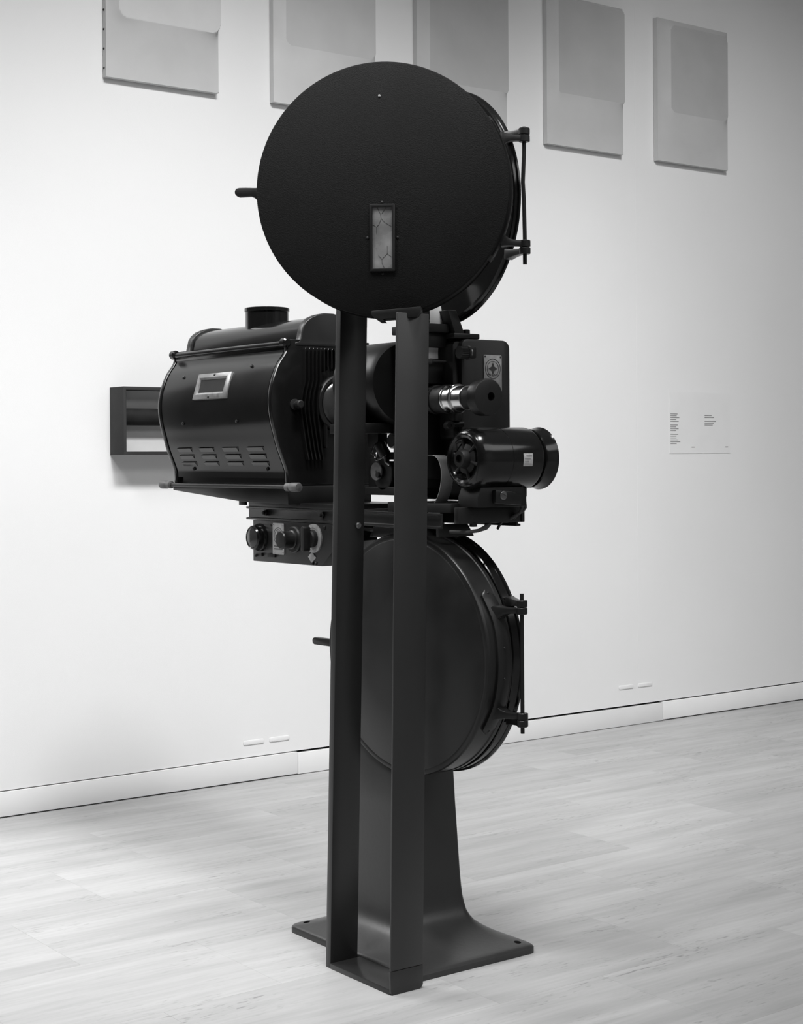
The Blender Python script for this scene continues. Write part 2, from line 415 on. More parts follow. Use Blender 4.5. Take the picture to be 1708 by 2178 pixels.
# ---- film magazines ------------------------------------------------
def magazine(H, r, L, mth, ang, upper):
    H = Vector(H); zc = H.z
    # fixed body: shallow dish
    bc = Vector((H.x, H.y + L, zc)); D = Vector((1, 0, 0))
    rb = 0.2775 if upper else 0.284
    dpt = 0.020 if upper else 0.031
    prof = [(0.02, dpt), (rb - 0.006, dpt), (rb, dpt - 0.003), (rb, dpt - 0.008), (rb - 0.004, dpt - 0.010), (rb - 0.004, 0.002), (rb - 0.006, 0.0), (rb - 0.012, 0.0), (rb - 0.012, dpt - 0.006), (0.02, dpt - 0.006)]
    mb = MB(); mb.lathe(bc, D, prof, 96)
    body = mb.build('film_magazine', 'enamel', P, label=('upper' if upper else 'lower') + ' round black film magazine body')
    MB().lathe(bc, D, [(0.001, dpt - 0.05), (0.010, dpt - 0.05), (0.012, dpt - 0.045), (0.012, dpt - 0.007), (0.001, dpt - 0.007)], 16).build('spindle', 'steel', body)
    def knuckle(z0, z1, parent):
        MB().lathe((H.x, H.y, z0), (0, 0, 1), [(0.011, 0), (0.0125, 0.0015), (0.0125, z1 - z0 - 0.0015), (0.011, z1 - z0)], 20).build('knuckle', 'black', parent)
    # pin
    hh = 0.142
    if upper: pin = [(H.x, H.y, zc - hh - 0.02), (H.x, H.y, zc - 0.1), (H.x - 0.001, H.y + 0.001, zc - 0.02), (H.x - 0.003, H.y + 0.002, zc + 0.02), (H.x - 0.001, H.y, zc + 0.08), (H.x, H.y, zc + hh)]
    else: pin = [(H.x, H.y, zc - hh - 0.012), (H.x, H.y, zc + hh + 0.012)]
    MB().tube(pin, 0.0046, 12).build('hinge_pin', 'black', body)
    # door frame axes
    e = Vector((math.sin(ang), math.cos(ang), 0)); n = Vector((-math.cos(ang), math.sin(ang), 0)); zz = Vector((0, 0, 1))
    def W(u, w, z): return H + e * u + n * w + zz * z
    c = W(L, 0, 0)
    if upper:
        prof = [(0.02, mth), (r - 0.004, mth), (r - 0.001, mth - 0.0015), (r, mth - 0.004), (r, mth - 0.009), (r - 0.003, mth - 0.0105), (r - 0.003, 0.004), (r, 0.003), (r, 0.0), (r - 0.010, 0.0), (r - 0.010, mth - 0.006), (0.02, mth - 0.006)]
    else:
        prof = [(0.02, mth + 0.006), (0.14, mth + 0.0045), (r - 0.016, mth + 0.001), (r - 0.013, mth - 0.0008), (r - 0.011, mth - 0.0005), (r - 0.006, mth), (r - 0.002, mth - 0.0018), (r, mth - 0.005), (r, mth - 0.010), (r - 0.002, mth - 0.012), (r - 0.002, 0.012),
                (r, 0.010), (r, 0.001), (r - 0.010, 0.0), (r - 0.010, mth - 0.007), (0.02, mth - 0.003)]
    mb = MB(); mb.lathe(c, n, prof, 128)
    door = mb.build('magazine_door', 'felt' if upper else 'black', P, label=('wide open round door of the upper magazine' if upper else 'closed domed round door of the lower magazine'))
    # hinge strap: curved plate on the drum side, with lobes and two arms
    def strap(parent, rr, w0, w1, a_max, th):
        mb2 = MB(); rings = []; N = 28
        for k in range(N + 1):
            a = -a_max + 2 * a_max * k / N
            q = abs(a) / a_max
            ww = (w1 - w0)
            cen = (w0 + w1) / 2 + 0.010 * max(0, (q - 0.55)) / 0.45
            hw = ww / 2 * (0.85 + 0.0 * q)
            if q > 0.9: hw *= math.sqrt(max(0.04, 1 - ((q - 0.9) / 0.1) ** 2))
            def pt(rad, w): return W(L - rad * math.cos(a), w, rad * math.sin(a))
            rings.append([pt(rr - 0.003, cen - hw), pt(rr + th * 0.6, cen - hw), pt(rr + th, cen - hw * 0.7), pt(rr + th, cen + hw * 0.7), pt(rr + th * 0.6, cen + hw), pt(rr - 0.003, cen + hw)])
        mb2.loft(rings)
        return mb2.build('hinge_strap', 'black', parent, 0.0)
    strap(door, r, 0.006, 0.050, 0.60, 0.0055)
    for s_, z in ((1, 0.124), (-1, -0.124)):
        # door arm, blending from strap to the knuckle
        rings = []
        zb = z + (-0.008 if s_ > 0 else 0.008)
        for k in range(9):
            t = k / 8
            ang_r = math.asin(max(-1, min(1, (zb) / r)))
            u0 = L - r * math.cos(ang_r) - 0.004
            u = u0 * (1 - t) + 0.006 * t
            w = 0.026 * (1 - t) + 0.001 * t
            hz = 0.0065 + 0.014 * (1 - t) ** 4
            hw = 0.0085 + 0.010 * (1 - t) ** 3
            dz = zb - s_ * 0.010 * (1 - t) ** 4
            rings.append([W(u, w - hw, dz - hz), W(u, w + hw, dz - hz), W(u, w + hw, dz + hz), W(u, w - hw, dz + hz)])
        mb2 = MB(); mb2.loft(rings)
        mb2.build('hinge_arm', 'black', door, 0.002, 2)
        knuckle(zc + zb - 0.0075, zc + zb + 0.0075, door)
        zk = z + (0.008 if s_ > 0 else -0.008)
        # body arm
        rings = []
        ar = math.asin(zk / rb)
        for k in range(9):
            t = k / 8
            y = (bc.y - rb * math.cos(ar) + 0.006) * (1 - t) + (H.y + 0.006) * t
            x = (H.x + dpt * 0.6) * (1 - t) + (H.x + 0.001) * t
            hz = 0.0065 + 0.006 * (1 - t) ** 2
            hx = 0.0085 + 0.004 * (1 - t) ** 2
            rings.append([(x - hx, y, zc + zk - hz), (x + hx, y, zc + zk - hz), (x + hx, y, zc + zk + hz), (x - hx, y, zc + zk + hz)])
        mb2 = MB(); mb2.loft(rings)
        mb2.build('hinge_arm', 'black', body, 0.002, 2)
        knuckle(zc + zk - 0.0075, zc + zk + 0.0075, body)
    # rivets on the strap
    for q in (-0.36, -0.12, 0.12, 0.36, -0.57, 0.57):
        o_ = W(L - (r + 0.005) * math.cos(q), 0.036 if abs(q) > 0.5 else 0.028, (r + 0.005) * math.sin(q))
        d_ = (-e * math.cos(q) + zz * math.sin(q))
        MB().lathe(o_, d_, [(0.0036, 0), (0.0032, 0.0012), (0.0015, 0.0022)], 10).build('rivet', 'black', door)
    # pull handle
    u0 = L + r - 0.004
    if upper:
        prof_h = [(0.0, 0.010), (0.012, 0.0095), (0.034, 0.0105), (0.049, 0.0105), (0.055, 0.0085), (0.0585, 0.004), (0.0585, -0.002), (0.055, -0.007), (0.049, -0.0095), (0.022, -0.0085), (0.014, -0.012), (0.006, -0.020), (0.0, -0.021)]
        zoff, wv = 0.004, (0.030, 0.046)
    else:
        prof_h = [(0.0, 0.0088), (0.094, 0.0088), (0.099, 0.0072), (0.102, 0.003), (0.102, -0.003), (0.099, -0.0072), (0.094, -0.0088), (0.0, -0.0088)]
        zoff, wv = -0.002, (0.034, 0.050)
    mb2 = MB(); mb2.loft([[W(u0 + a, w, b + zoff) for a, b in prof_h] for w in wv])
    mb2.build('handle', 'black', door, 0.002, 2)
    return body, door, W
ub, ud, UW = magazine((0.0507, -0.3682, 1.7371), 0.2785, 0.3085, 0.075, -0.8258, True)
lb, ld, LW = magazine((0.0327, -0.3716, 0.6945), 0.280, 0.310, 0.075, -0.074, False)

# inspection window on the open door
def on_door(u, z, w): return UW(0.3085 + u, 0.075 + w, z)
def door_frame(name, mat, u0, u1, z0, z1, w0, w1, wd, bev):
    o = [(u0, z0), (u1, z0), (u1, z1), (u0, z1)]; i = [(u0 + wd, z0 + wd), (u1 - wd, z0 + wd), (u1 - wd, z1 - wd), (u0 + wd, z1 - wd)]
    mb = MB(); mb.loft([[on_door(a, b, w0) for a, b in o], [on_door(a, b, w1) for a, b in o], [on_door(a, b, w1) for a, b in i], [on_door(a, b, w0) for a, b in i]], cap=False, closed=True)
    return mb.build(name, mat, ud, bev)
door_frame('window_frame', 'black', -0.0285, 0.0275, -0.181, -0.034, -0.001, 0.006, 0.0065, 0.001)
mb = MB(); mb.loft([[on_door(a, b, w) for a, b in ((-0.023, -0.175), (0.022, -0.175), (0.022, -0.040), (-0.023, -0.040))] for w in (-0.0005, 0.0015)])
mb.build('window_glass', 'wired', ud, label='cloudy wired glass pane')
for pts in ([(0.0105, -0.041), (0.0035, -0.056), (0.002, -0.066), (0.0075, -0.079), (0.0125, -0.083)], [(-0.009, -0.041), (0.001, -0.055)], [(0.001, -0.066), (-0.006, -0.074), (-0.02, -0.082)], [(0.0125, -0.083), (0.0125, -0.098)], [(0.0125, -0.083), (0.021, -0.078)],
            [(0.008, -0.146), (0.001, -0.154), (0.0005, -0.163), (-0.004, -0.173)], [(0.001, -0.154), (-0.006, -0.147), (-0.011, -0.142), (-0.011, -0.125)], [(-0.011, -0.142), (-0.021, -0.150)]):
    MB().tube([on_door(a, b, 0.0016) for a, b in pts], 0.0005, 6).build('glass_wire', 'plate_dark', ud)
for a, b in ((0.0, -0.030), (0.0, -0.1855), (0.0325, -0.107), (-0.0335, -0.107), (0.0046, 0.2028)):
    MB().lathe(on_door(a, b, -0.0005), on_door(0, 0, 1) - on_door(0, 0, 0), [(0.0032, 0), (0.003, 0.0015), (0.001, 0.0024)], 10).build('screw', 'plate' if b > 0 else 'black', ud)
# film valve bracket under the open door
mb = MB(); mb.loft([[on_door(a, b, w) for a, b in ((0.020, -0.270), (0.020, -0.279), (0.013, -0.286), (0.003, -0.293), (-0.009, -0.293), (-0.004, -0.288), (-0.080, -0.284), (-0.087, -0.272), (-0.087, -0.262))] for w in (-0.012, 0.040)])
mb.build('valve_bracket', 'black', ud, 0.001)

# ---- lamphouse -----------------------------------------------------
YF, YB = 0.326, 0.912
DP = [(1.447, -.125), (1.430, -.1255), (1.413, -.129), (1.385, -.149), (1.355, -.163), (1.325, -.172), (1.290, -.1758), (1.247, -.1705), (1.210, -.1605), (1.175, -.150), (1.128, -.131), (1.110, -.126), (1.080, -.1245)]
def xd(z):
    for (z1, x1), (z0, x0) in zip(DP, DP[1:]):
        if z0 <= z <= z1: return x0 + (x1 - x0) * (z - z0) / (z1 - z0)
    return -.125
def smooth_profile(pts, n=6):
    out = []
    for i in range(len(pts) - 1):
        p0 = pts[max(i - 1, 0)]; p1 = pts[i]; p2 = pts[i + 1]; p3 = pts[min(i + 2, len(pts) - 1)]
        for k in range(n):
            t = k / n
            out.append(tuple(0.5 * ((2 * p1[j]) + (-p0[j] + p2[j]) * t + (2 * p0[j] - 5 * p1[j] + 4 * p2[j] - p3[j]) * t * t + (-p0[j] + 3 * p1[j] - 3 * p2[j] + p3[j]) * t ** 3) for j in range(2)))
    out.append(pts[-1]); return out
DS = smooth_profile(DP)
def outline(inset=0.0, top=1.447, bot=1.080):
    l = [(x + inset, z) for z, x in DS]
    return l + [(-x, z) for x, z in l[::-1]]
LH = MB().prism(outline(0.010), 'y', YF + 0.004, YB - 0.004).build('lamphouse', 'enamel', P, label='glossy black lamphouse with bulging sides')
for y0, y1 in ((YF, YF + 0.016), (YB - 0.016, YB)):
    MB().prism(outline(0.0), 'y', y0, y1).build('end_cheek', 'enamel', LH, 0.0022, 2, 50)
# hood with arched end cheeks and chimney
HP = [(-.105, 1.440), (-.092, 1.443), (-.086, 1.452), (-.083, 1.466), (-.079, 1.481), (-.070, 1.494), (-.057, 1.504), (-.038, 1.512), (-.014, 1.517)]
HPs = HP + [(-x, z) for x, z in HP[::-1]]
HB = [(x * 0.93 if abs(x) < .09 else x * .86, 1.43 + (z - 1.43) * 0.92) for x, z in HPs]
MB().prism([(-.086, 1.425)] + HB[1:-1] + [(.086, 1.425)], 'y', YF + 0.01, YB - 0.01).build('hood', 'enamel', LH)
for y0, y1 in ((YF - 0.001, YF + 0.024), (YB - 0.024, YB + 0.001)):
    MB().prism([(-.105, 1.430)] + HPs + [(.105, 1.430)], 'y', y0, y1).build('hood_cheek', 'black', LH, 0.004, 3, 40)
MB().lathe((0, 0.622, 1.470), (0, 0, 1), [(0.058, 0), (0.058, 0.072), (0.0605, 0.073), (0.0605, 0.0815), (0.0585, 0.083), (0.0555, 0.083), (0.0545, 0.03), (0.003, 0.03)], 48).build('chimney', 'enamel', LH)
# hinge rail and ears
MB().tube([(-.128, YF + 0.01, 1.436), (-.128, YB - 0.01, 1.436)], 0.0075, 14).build('hinge_rail', 'enamel', LH)
MB().box(-.126, -.09, YF + 0.016, YB - 0.016, 1.419, 1.430).build('rail_ledge', 'enamel', LH, 0.002)
for yy in (YF - 0.004, YB - 0.022):
    MB().lathe((-.128, yy, 1.438), (0, 1, 0), [(0.008, 0), (0.0125, 0.004), (0.0125, 0.020), (0.008, 0.026)], 20).build('rail_ear', 'enamel', LH)
# wedge shaped tray
mb = MB(); mb.prism([(YB + 0.002, 1.080), (YB + 0.002, 1.063), (0.54, 1.037), (YF - 0.002, 1.034), (YF - 0.002, 1.080)], 'x', -0.128, 0.128)
mb.build('tray', 'black', LH, 0.002)
MB().box(-0.120, -0.112, 0.545, 0.575, 1.028, 1.042).build('tray_foot', 'black', LH, 0.001)
# carriage bar with grips
MB().tube([(-.137, 0.30, 1.0785), (-.137, 0.935, 1.0775)], 0.0055, 12).build('carriage_bar', 'black', LH)
for y0, d in ((0.318, -1), (0.905, 1)):
    MB().lathe((-.137, y0, 1.078), (0, d, 0), [(0.006, 0), (0.0105, 0.003), (0.0105, 0.018), (0.009, 0.020), (0.009, 0.022), (0.0115, 0.026), (0.0118, 0.054), (0.010, 0.058), (0.004, 0.059)], 22).build('grip', 'horn', LH, label='grey turned grip')
# door panel
dz = [(z, x) for z, x in DS if 1.095 <= z <= 1.425]
mb = MB(); mb.prism([(x + 0.002, z) for z, x in dz] + [(x + 0.014, z) for z, x in dz[::-1]], 'y', YF + 0.021, YB - 0.021)
LD = mb.build('lamphouse_door', 'enamel', P, label='bulging glossy black lamphouse door with louvres')
def dn(z):
    a, b = Vector((xd(z + .01), z + .01)), Vector((xd(z - .01), z - .01)); t = (a - b).normalized(); return Vector((-t.y, 0, t.x))
# louvres
lv = None
for zi in (1.179, 1.160, 1.141):
    for y0, y1 in ((.768, .846), (.650, .727), (.525, .605), (.401, .483)):
        x = xd(zi) + 0.002; n_ = dn(zi); x2 = xd(zi - .011) + 0.002
        a = Vector((x, 0, zi)); b = Vector((x2, 0, zi - 0.011))
        ring = [a - n_ * 0.001, a + n_ * 0.0038, b + n_ * 0.0005, b - n_ * 0.002]
        mb = MB(); mb.loft([[Vector((q.x, y0 + (0.006 if k else 0), q.z)) for k, q in enumerate(ring)], [Vector((q.x, y1, q.z)) for q in ring]])
        mb.build('louvre', 'enamel', LD)
        s0 = a + n_ * 0.0015; s1 = a + n_ * 0.0038
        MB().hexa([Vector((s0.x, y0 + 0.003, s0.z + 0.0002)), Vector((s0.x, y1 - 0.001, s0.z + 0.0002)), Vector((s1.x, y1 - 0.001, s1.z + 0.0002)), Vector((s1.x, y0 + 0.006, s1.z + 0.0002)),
                   Vector((s0.x, y0 + 0.003, s0.z + 0.0010)), Vector((s0.x, y1 - 0.001, s0.z + 0.0010)), Vector((s1.x, y1 - 0.001, s1.z + 0.0010)), Vector((s1.x, y0 + 0.006, s1.z + 0.0010))]).build('louvre_top_shade', 'louvre_shade', LD)  # black strip laid on the solid louvre as painted shade
# door window
def dwin(y0, y1, z0, z1, out, name, mat, wd=None, bev=0.0):
    def pt(yy, zz, k): n_ = dn(1.34); return Vector((xd(1.34) + 0.002 - (zz - 1.34) * n_.z / n_.x, yy, zz)) + n_ * k
    if wd:
        o = [(y0, z0), (y1, z0), (y1, z1), (y0, z1)]; i = [(y0 + wd, z0 + wd * .8), (y1 - wd, z0 + wd * .8), (y1 - wd, z1 - wd * .8), (y0 + wd, z1 - wd * .8)]
        mb = MB(); mb.loft([[pt(a, b, -0.012) for a, b in o], [pt(a, b, out) for a, b in o], [pt(a, b, out + 0.003) for a, b in [(y0 + wd * .7, z0 + wd * .55), (y1 - wd * .7, z0 + wd * .55), (y1 - wd * .7, z1 - wd * .55), (y0 + wd * .7, z1 - wd * .55)]], [pt(a, b, out) for a, b in i], [pt(a, b, -0.012) for a, b in i]], cap=False, closed=True)
    else:
        mb = MB(); mb.loft([[pt(a, b, k) for a, b in ((y0, z0), (y1, z0), (y1, z1), (y0, z1))] for k in (-0.004, out)])
    return mb.build(name, mat, LD, bev)
dwin(.540, .712, 1.306, 1.374, 0.004, 'window_frame', 'nickel', 0.021, 0.0008)
dwin(.555, .697, 1.315, 1.365, 0.0025, 'window_pane', 'pane')
for yy, zz in ((.623, 1.3695), (.628, 1.3115)):
    n_ = dn(1.34); MB().lathe((xd(zz) - 0.004, yy, zz), n_, [(0.0042, 0), (0.0038, 0.003), (0.001, 0.0045)], 10).build('screw', 'black', LD)
for yy, zz in ((.46, 1.385), (.80, 1.37), (.78, 1.245), (.50, 1.245), (.795, 1.1225), (.42, 1.1225)):
    MB().lathe((xd(zz) + 0.001, yy, zz), dn(zz), [(0.0048, 0), (0.0042, 0.003), (0.0012, 0.0046)], 10).build('screw', 'black', LD)
# front wall: cooling ribs, porthole, lever, knob
ribs = []
for i in range(9):
    x = -0.080 + i * 0.0125 * 0.92
    k = 1.0 if i < 4 else max(0, 1 - (i - 3) * 0.25)
    top = 1.427
    if i < 5: path = [(x + .003, top), (x, top - .006), (x, 1.345), (x - .008 * k, 1.315), (x - .0125 * k, 1.29), (x - .012 * k, 1.262), (x - .004 * k, 1.215), (x + .004 * k, 1.170), (x + .010 * k, 1.145)]
    else: path = [(x + .003, top), (x, top - .006), (x, 1.368 + (i - 5) * .004)]
    for sgn in (1, -1):
        ribs.append((path, sgn))
for path, sgn in ribs:
    rings = []
    for px, pz in path:
        X = px * sgn
        rings.append([(X - 0.0024, YF + 0.002, pz), (X - 0.0020, YF - 0.012, pz), (X + 0.0020, YF - 0.012, pz), (X + 0.0024, YF + 0.002, pz)])
    mb = MB(); mb.loft(rings); mb.build('cooling_rib', 'enamel', LH, 0.0008, 1, 60)
for x0, z1, z0 in ((-0.029, 1.335, 1.252), (-0.018, 1.24, 1.175)):
    MB().prism(rrect(x0 - .0045, x0 + .0045, z0, z1, 0.0044, 4), 'y', YF - 0.010, YF + 0.002).build('cooling_rib', 'enamel', LH, 0.001)
MB().lathe((0.032, YF + 0.002, 1.288), (0, -1, 0), [(0.074, 0), (0.074, 0.010), (0.071, 0.014), (0.064, 0.014), (0.062, 0.010), (0.001, 0.010)], 48).build('porthole_ring', 'black', LH)
MB().lathe((0.032, YF - 0.008, 1.288), (0, -1, 0), [(0.0605, 0), (0.058, 0.004), (0.045, 0.011), (0.02, 0.015), (0.001, 0.016)], 48).build('porthole_cap', 'grey_enamel', LH)
MB().tube([(0.034, YF - 0.022, 1.318), (0.002, YF - 0.036, 1.364)], 0.0075, 14).build('lever', 'steel', LH)
MB().lathe((-0.106, YF + 0.002, 1.284), (0, -1, 0), [(0.014, 0), (0.014, 0.006), (0.007, 0.007), (0.007, 0.016), (0.0105, 0.017), (0.0105, 0.030), (0.008, 0.032), (0.001, 0.032)], 20).build('adjusting_knob', 'dull', LH)
# light tunnel between lamphouse and head
TN = MB().lathe((0.0, 0.172, 1.3265), (0, -1, 0), [(0.05, 0), (0.095, 0), (0.1, 0.005), (0.1, 0.150), (0.094, 0.164), (0.05, 0.164)], 64).build('light_tunnel', 'black', P)
MB().lathe((-0.098, 0.098, 1.352), (-1, 0, 0), [(0.036, -0.02), (0.036, 0.012), (0.030, 0.018), (0.026, 0.016), (0.001, 0.016)], 32).build('dowser_dial', 'black', TN)
MB().lathe((-0.095, 0.075, 1.392), (-1, 0, 0), [(0.012, -0.01), (0.012, 0.006), (0.008, 0.012), (0.001, 0.013)], 18).build('dowser_stud', 'nickel', TN)
MB().box(-0.105, -0.085, 0.050, 0.142, 1.232, 1.325).build('tunnel_door', 'black', TN, 0.002)
MB().lathe((-0.105, 0.083, 1.292), (-1, 0, 0), [(0.006, 0), (0.0045, 0.006), (0.0055, 0.011), (0.001, 0.014)], 14).build('door_knob', 'steel', TN)
MB().box(-0.108, -0.095, 0.058, 0.0605, 1.250, 1.320).build('door_strip', 'nickel', TN)
MB().lathe((0.055, YF, 1.3), (0, -1, 0), [(0.03, 0), (0.034, 0.156)], 24).build('tunnel_neck', 'dull', TN)
MB().box(-0.104, 0.08, 0.03, 0.175, 1.208, 1.232).build('tunnel_foot', 'black', TN, 0.002)

# ---- bench ---------------------------------------------------------
def channel(x, d, y0, y1):
    pr = [(x, 0.990), (x + d * 0.014, 0.990), (x + d * 0.014, 0.995), (x + d * 0.006, 0.996), (x + d * 0.006, 1.018), (x + d * 0.014, 1.019), (x + d * 0.014, 1.024), (x, 1.024)]
    return MB().prism(pr, 'y', y0, y1)
BN = channel(-0.080, -1, -0.236, 0.581).build('bench_rail', 'black', P, 0.0008)
channel(0.135, 1, -0.236, 0.581).build('side_rail', 'black', BN, 0.0008)
MB().box(-0.047, 0.137, -0.250, -0.234, 1.0, 1.037).build('bench_end', 'black', BN, 0.0015)
MB().box(0.139, 0.148, -0.252, -0.150, 1.0, 1.037).build('bench_end_flange', 'black', BN, 0.0015)
MB().box(-0.092, 0.135, 0.15, 0.572, 1.0242, 1.0368).build('bench_top', 'black', BN, 0.001)
MB().box(-0.045, 0.135, -0.22, 0.02, 1.024, 1.045).build('bench_block', 'dull', BN, 0.002)
for yy in (0.493, 0.232):
    MB().lathe((-0.086, yy, 1.009), (-1, 0, 0), [(0.0085, 0), (0.0085, 0.005), (0.005, 0.006), (0.005, 0.012), (0.001, 0.0125)], 6).build('bolt', 'dull', BN)
MB().prism([(-0.118, 0.958), (0.118, 0.958), (0.088, 0.990), (-0.088, 0.990)], 'x', -0.030, 0.040).build('film_chute', 'dull', BN, 0.002)
MB().hexa([(-0.045, -0.175, 0.968), (0.060, -0.175, 0.968), (0.060, -0.166, 0.968), (-0.045, -0.166, 0.968), (-0.045, -0.175, 0.998), (0.040, -0.175, 0.998), (0.040, -0.166, 0.998), (-0.045, -0.166, 0.998)]).build('chute_bracket', 'black', BN, 0.001)
MB().box(-0.052, -0.046, -0.130, 0.07, 0.962, 0.985).build('chute_bracket', 'black', BN, 0.001)
MB().tube([(-0.02, 0.06, 0.985), (-0.03, 0.16, 1.0)], 0.006, 8).build('strut', 'black', BN)
MB().tube([(-0.03, 0.03, 0.972), (-0.03, 0.22, 0.980)], 0.004, 8).build('strut', 'black', BN)
MB().lathe((0.0, -0.245, 0.997), (0, 0, -1), [(0.009, -0.004), (0.009, 0.004), (0.001, 0.0045)], 6).build('bolt', 'black', BN)

# control box
CP = [(0.55, 0.989), (0.55, 0.882), (0.229, 0.884), (0.150, 0.948), (0.150, 0.989)]
CB = MB().prism(CP, 'x', -0.092, 0.02).build('control_box', 'black', P, 0.0015, label='black control box with gauges and knobs under the bench')
def on_panel(yy, zz, prof, name, mat, seg=28):
    return MB().lathe((-0.092, yy, zz), (-1, 0, 0), prof, seg).build(name, mat, CB)
on_panel(.512, .945, [(0.036, -0.002), (0.036, 0.006), (0.034, 0.010), (0.031, 0.010), (0.031, 0.024), (0.028, 0.028), (0.026, 0.026), (0.001, 0.026)], 'gauge_body', 'enamel', 40)
on_panel(.512, .945, [(0.0258, 0.0262), (0.02, 0.0285), (0.001, 0.0295)], 'gauge_glass', 'pane', 32)
on_panel(.352, .945, [(0.034, -0.002), (0.034, 0.004), (0.031, 0.007), (0.024, 0.007), (0.024, 0.010), (0.021, 0.012), (0.0225, 0.040), (0.020, 0.043), (0.001, 0.044)], 'switch_knob', 'black', 32)
on_panel(.262, .951, [(0.036, -0.002), (0.036, 0.004), (0.027, 0.005), (0.026, 0.004), (0.001, 0.004)], 'dial_scale', 'plate', 40)
on_panel(.262, .951, [(0.022, 0.004), (0.022, 0.014), (0.019, 0.018), (0.001, 0.018)], 'dial_hub', 'dull', 32)
MB().prism(rrect(0.254, 0.270, 0.920, 0.982, 0.007, 4), 'x', -0.128, -0.108).build('dial_grip', 'dull', CB, 0.002)
MB().prism([(0.270, 0.918), (0.287, 0.905), (0.272, 0.890), (0.253, 0.903)], 'x', -0.0945, -0.091).build('dial_tag', 'plate', CB, 0.0005)
for yy, zz in ((0.458, 0.979), (0.215, 0.980), (0.535, 0.897), (0.505, 0.900), (0.268, 0.889), (0.254, 0.889)):
    on_panel(yy, zz, [(0.0045, -0.001), (0.0045, 0.002), (0.002, 0.0035)], 'screw', 'dull', 8)
MB().box(-0.096, -0.090, 0.44, 0.475, 0.896, 0.904).build('terminal', 'dull', CB, 0.001)

# ---- nameplates (own parts, with emblem and lettering)
def emblem(plate, tx, half, zc, R, words):
    # tx(u, v, w): maps plate coordinates to space
    def ring(r0, r1, v0, sv=1.0):
        N = 40; mb = MB(); rg = []
        for k in range(N):
            a = 2 * math.pi * k / N
            c_, s_ = math.cos(a), math.sin(a) * sv
            rg.append([tx(r0 * c_, v0 + r0 * s_, 0), tx(r1 * c_, v0 + r1 * s_, 0), tx(r1 * c_, v0 + r1 * s_, 0.0006), tx(r0 * c_, v0 + r0 * s_, 0.0006)])
        mb.loft(rg, cap=False, closed=True); return mb.build('emblem_ring', 'plate_dark', plate)
    ring(R * 0.94, R, zc); ring(R * 0.72, R * 0.76, zc)
    st = []
    for k in range(8):
        a = math.pi / 4 * k; rr = R * (0.56 if k % 2 == 0 else 0.26)
        st.append((rr * math.cos(a), zc + rr * math.sin(a) * 1.1))
    mb = MB(); mb.loft([[tx(a, b, 0) for a, b in st], [tx(a, b, 0.0007) for a, b in st]]); mb.build('emblem_star', 'plate_dark', plate)
# head plate
PY = -0.1625
hp = MB().prism(rrect(0.101, 0.156, 1.300, 1.3885, 0.003, 3), 'y', PY - 0.0016, PY + 0.0005).build('name_plate', 'plate', P, 0.0004, label='grey metal nameplate with round star emblem on the head casing')
emblem(hp, lambda u, v, w: Vector((0.1285 + u, PY - 0.0015 - w, v)), 0, 1.3565, 0.0235, '')
text_mesh('lettering', 'MILANO', 0.0085, 'plate_dark', hp, Matrix.Translation((0.1285, PY - 0.0016, 1.3415)) @ Matrix.Rotation(math.pi / 2, 4, 'X'))
for sx_, sz_ in ((0.105, 1.3845), (0.152, 1.3845)):
    MB().lathe((sx_, PY - 0.001, sz_), (0, -1, 0), [(0.0027, 0), (0.0022, 0.0014), (0.0008, 0.002)], 8).build('rivet', 'plate_dark', hp)
# control box plate
PX = -0.092
cp = MB().prism(rrect(0.398, 0.452, 0.904, 0.984, 0.003, 3), 'x', PX - 0.0018, PX + 0.0005).build('name_plate', 'plate', P, 0.0004, label='grey metal nameplate between gauge and switch on the control box')
emblem(cp, lambda u, v, w: Vector((PX - 0.0017 - w, 0.425 - u, v)), 0, 0.952, 0.0215, '')
for zz in (0.917, 0.924):
    MB().box(PX - 0.0024, PX - 0.0016, 0.405, 0.445, zz, zz + 0.0025).build('engraved_line', 'plate_dark', cp)
for yy, zz in ((0.4025, 0.9795), (0.4475, 0.9795), (0.4025, 0.9085), (0.4475, 0.9085)):
    MB().lathe((PX - 0.001, yy, zz), (-1, 0, 0), [(0.0026, 0), (0.002, 0.0014), (0.0008, 0.002)], 8).build('rivet', 'chrome', cp)

# ---- projector head -------------------------------------------------
mb = MB(); pr = rrect(0.036, 0.183, 1.05, 1.424, 0.020, 6)
mb.loft([[(a, yy, b) for a, b in pr] for yy in (-0.162, 0.02)])
HD = mb.build('projector_head', 'black', P, 0.003, 2, 60, label='black gear casing of the projector head')
mb = MB(); mb.prism(rrect(0.020, 0.050, 1.19, 1.418, 0.012, 5), 'y', -0.150, -0.02); mb.build('gear_cover', 'dull', HD, 0.002)
MB().box(0.170, 0.190, -0.150, 0.0, 1.05, 1.245).build('rear_cover', 'black', HD, 0.006, 3)
MB().box(0.020, 0.097, -0.155, 0.02, 1.425, 1.437).build('top_plate', 'black', HD, 0.002)
MB().lathe((0.068, -0.140, 1.437), (0, 0, 1), [(0.009, 0), (0.009, 0.008), (0.007, 0.010), (0.001, 0.010)], 8).build('top_bolt', 'black', HD)
MB().hexa([(0.028, -0.150, 1.436), (0.056, -0.150, 1.436), (0.056, -0.08, 1.436), (0.028, -0.08, 1.436), (0.010, -0.145, 1.490), (0.036, -0.145, 1.490), (0.036, -0.08, 1.490), (0.010, -0.08, 1.490)]).build('magazine_bracket', 'black', HD, 0.002)
MB().box(-0.045, 0.022, -0.135, 0.0, 1.438, 1.458).build('film_trap', 'dull', HD, 0.0025)
MB().box(-0.030, 0.026, -0.120, -0.055, 1.405, 1.438).build('film_trap_body', 'dull', HD, 0.002)
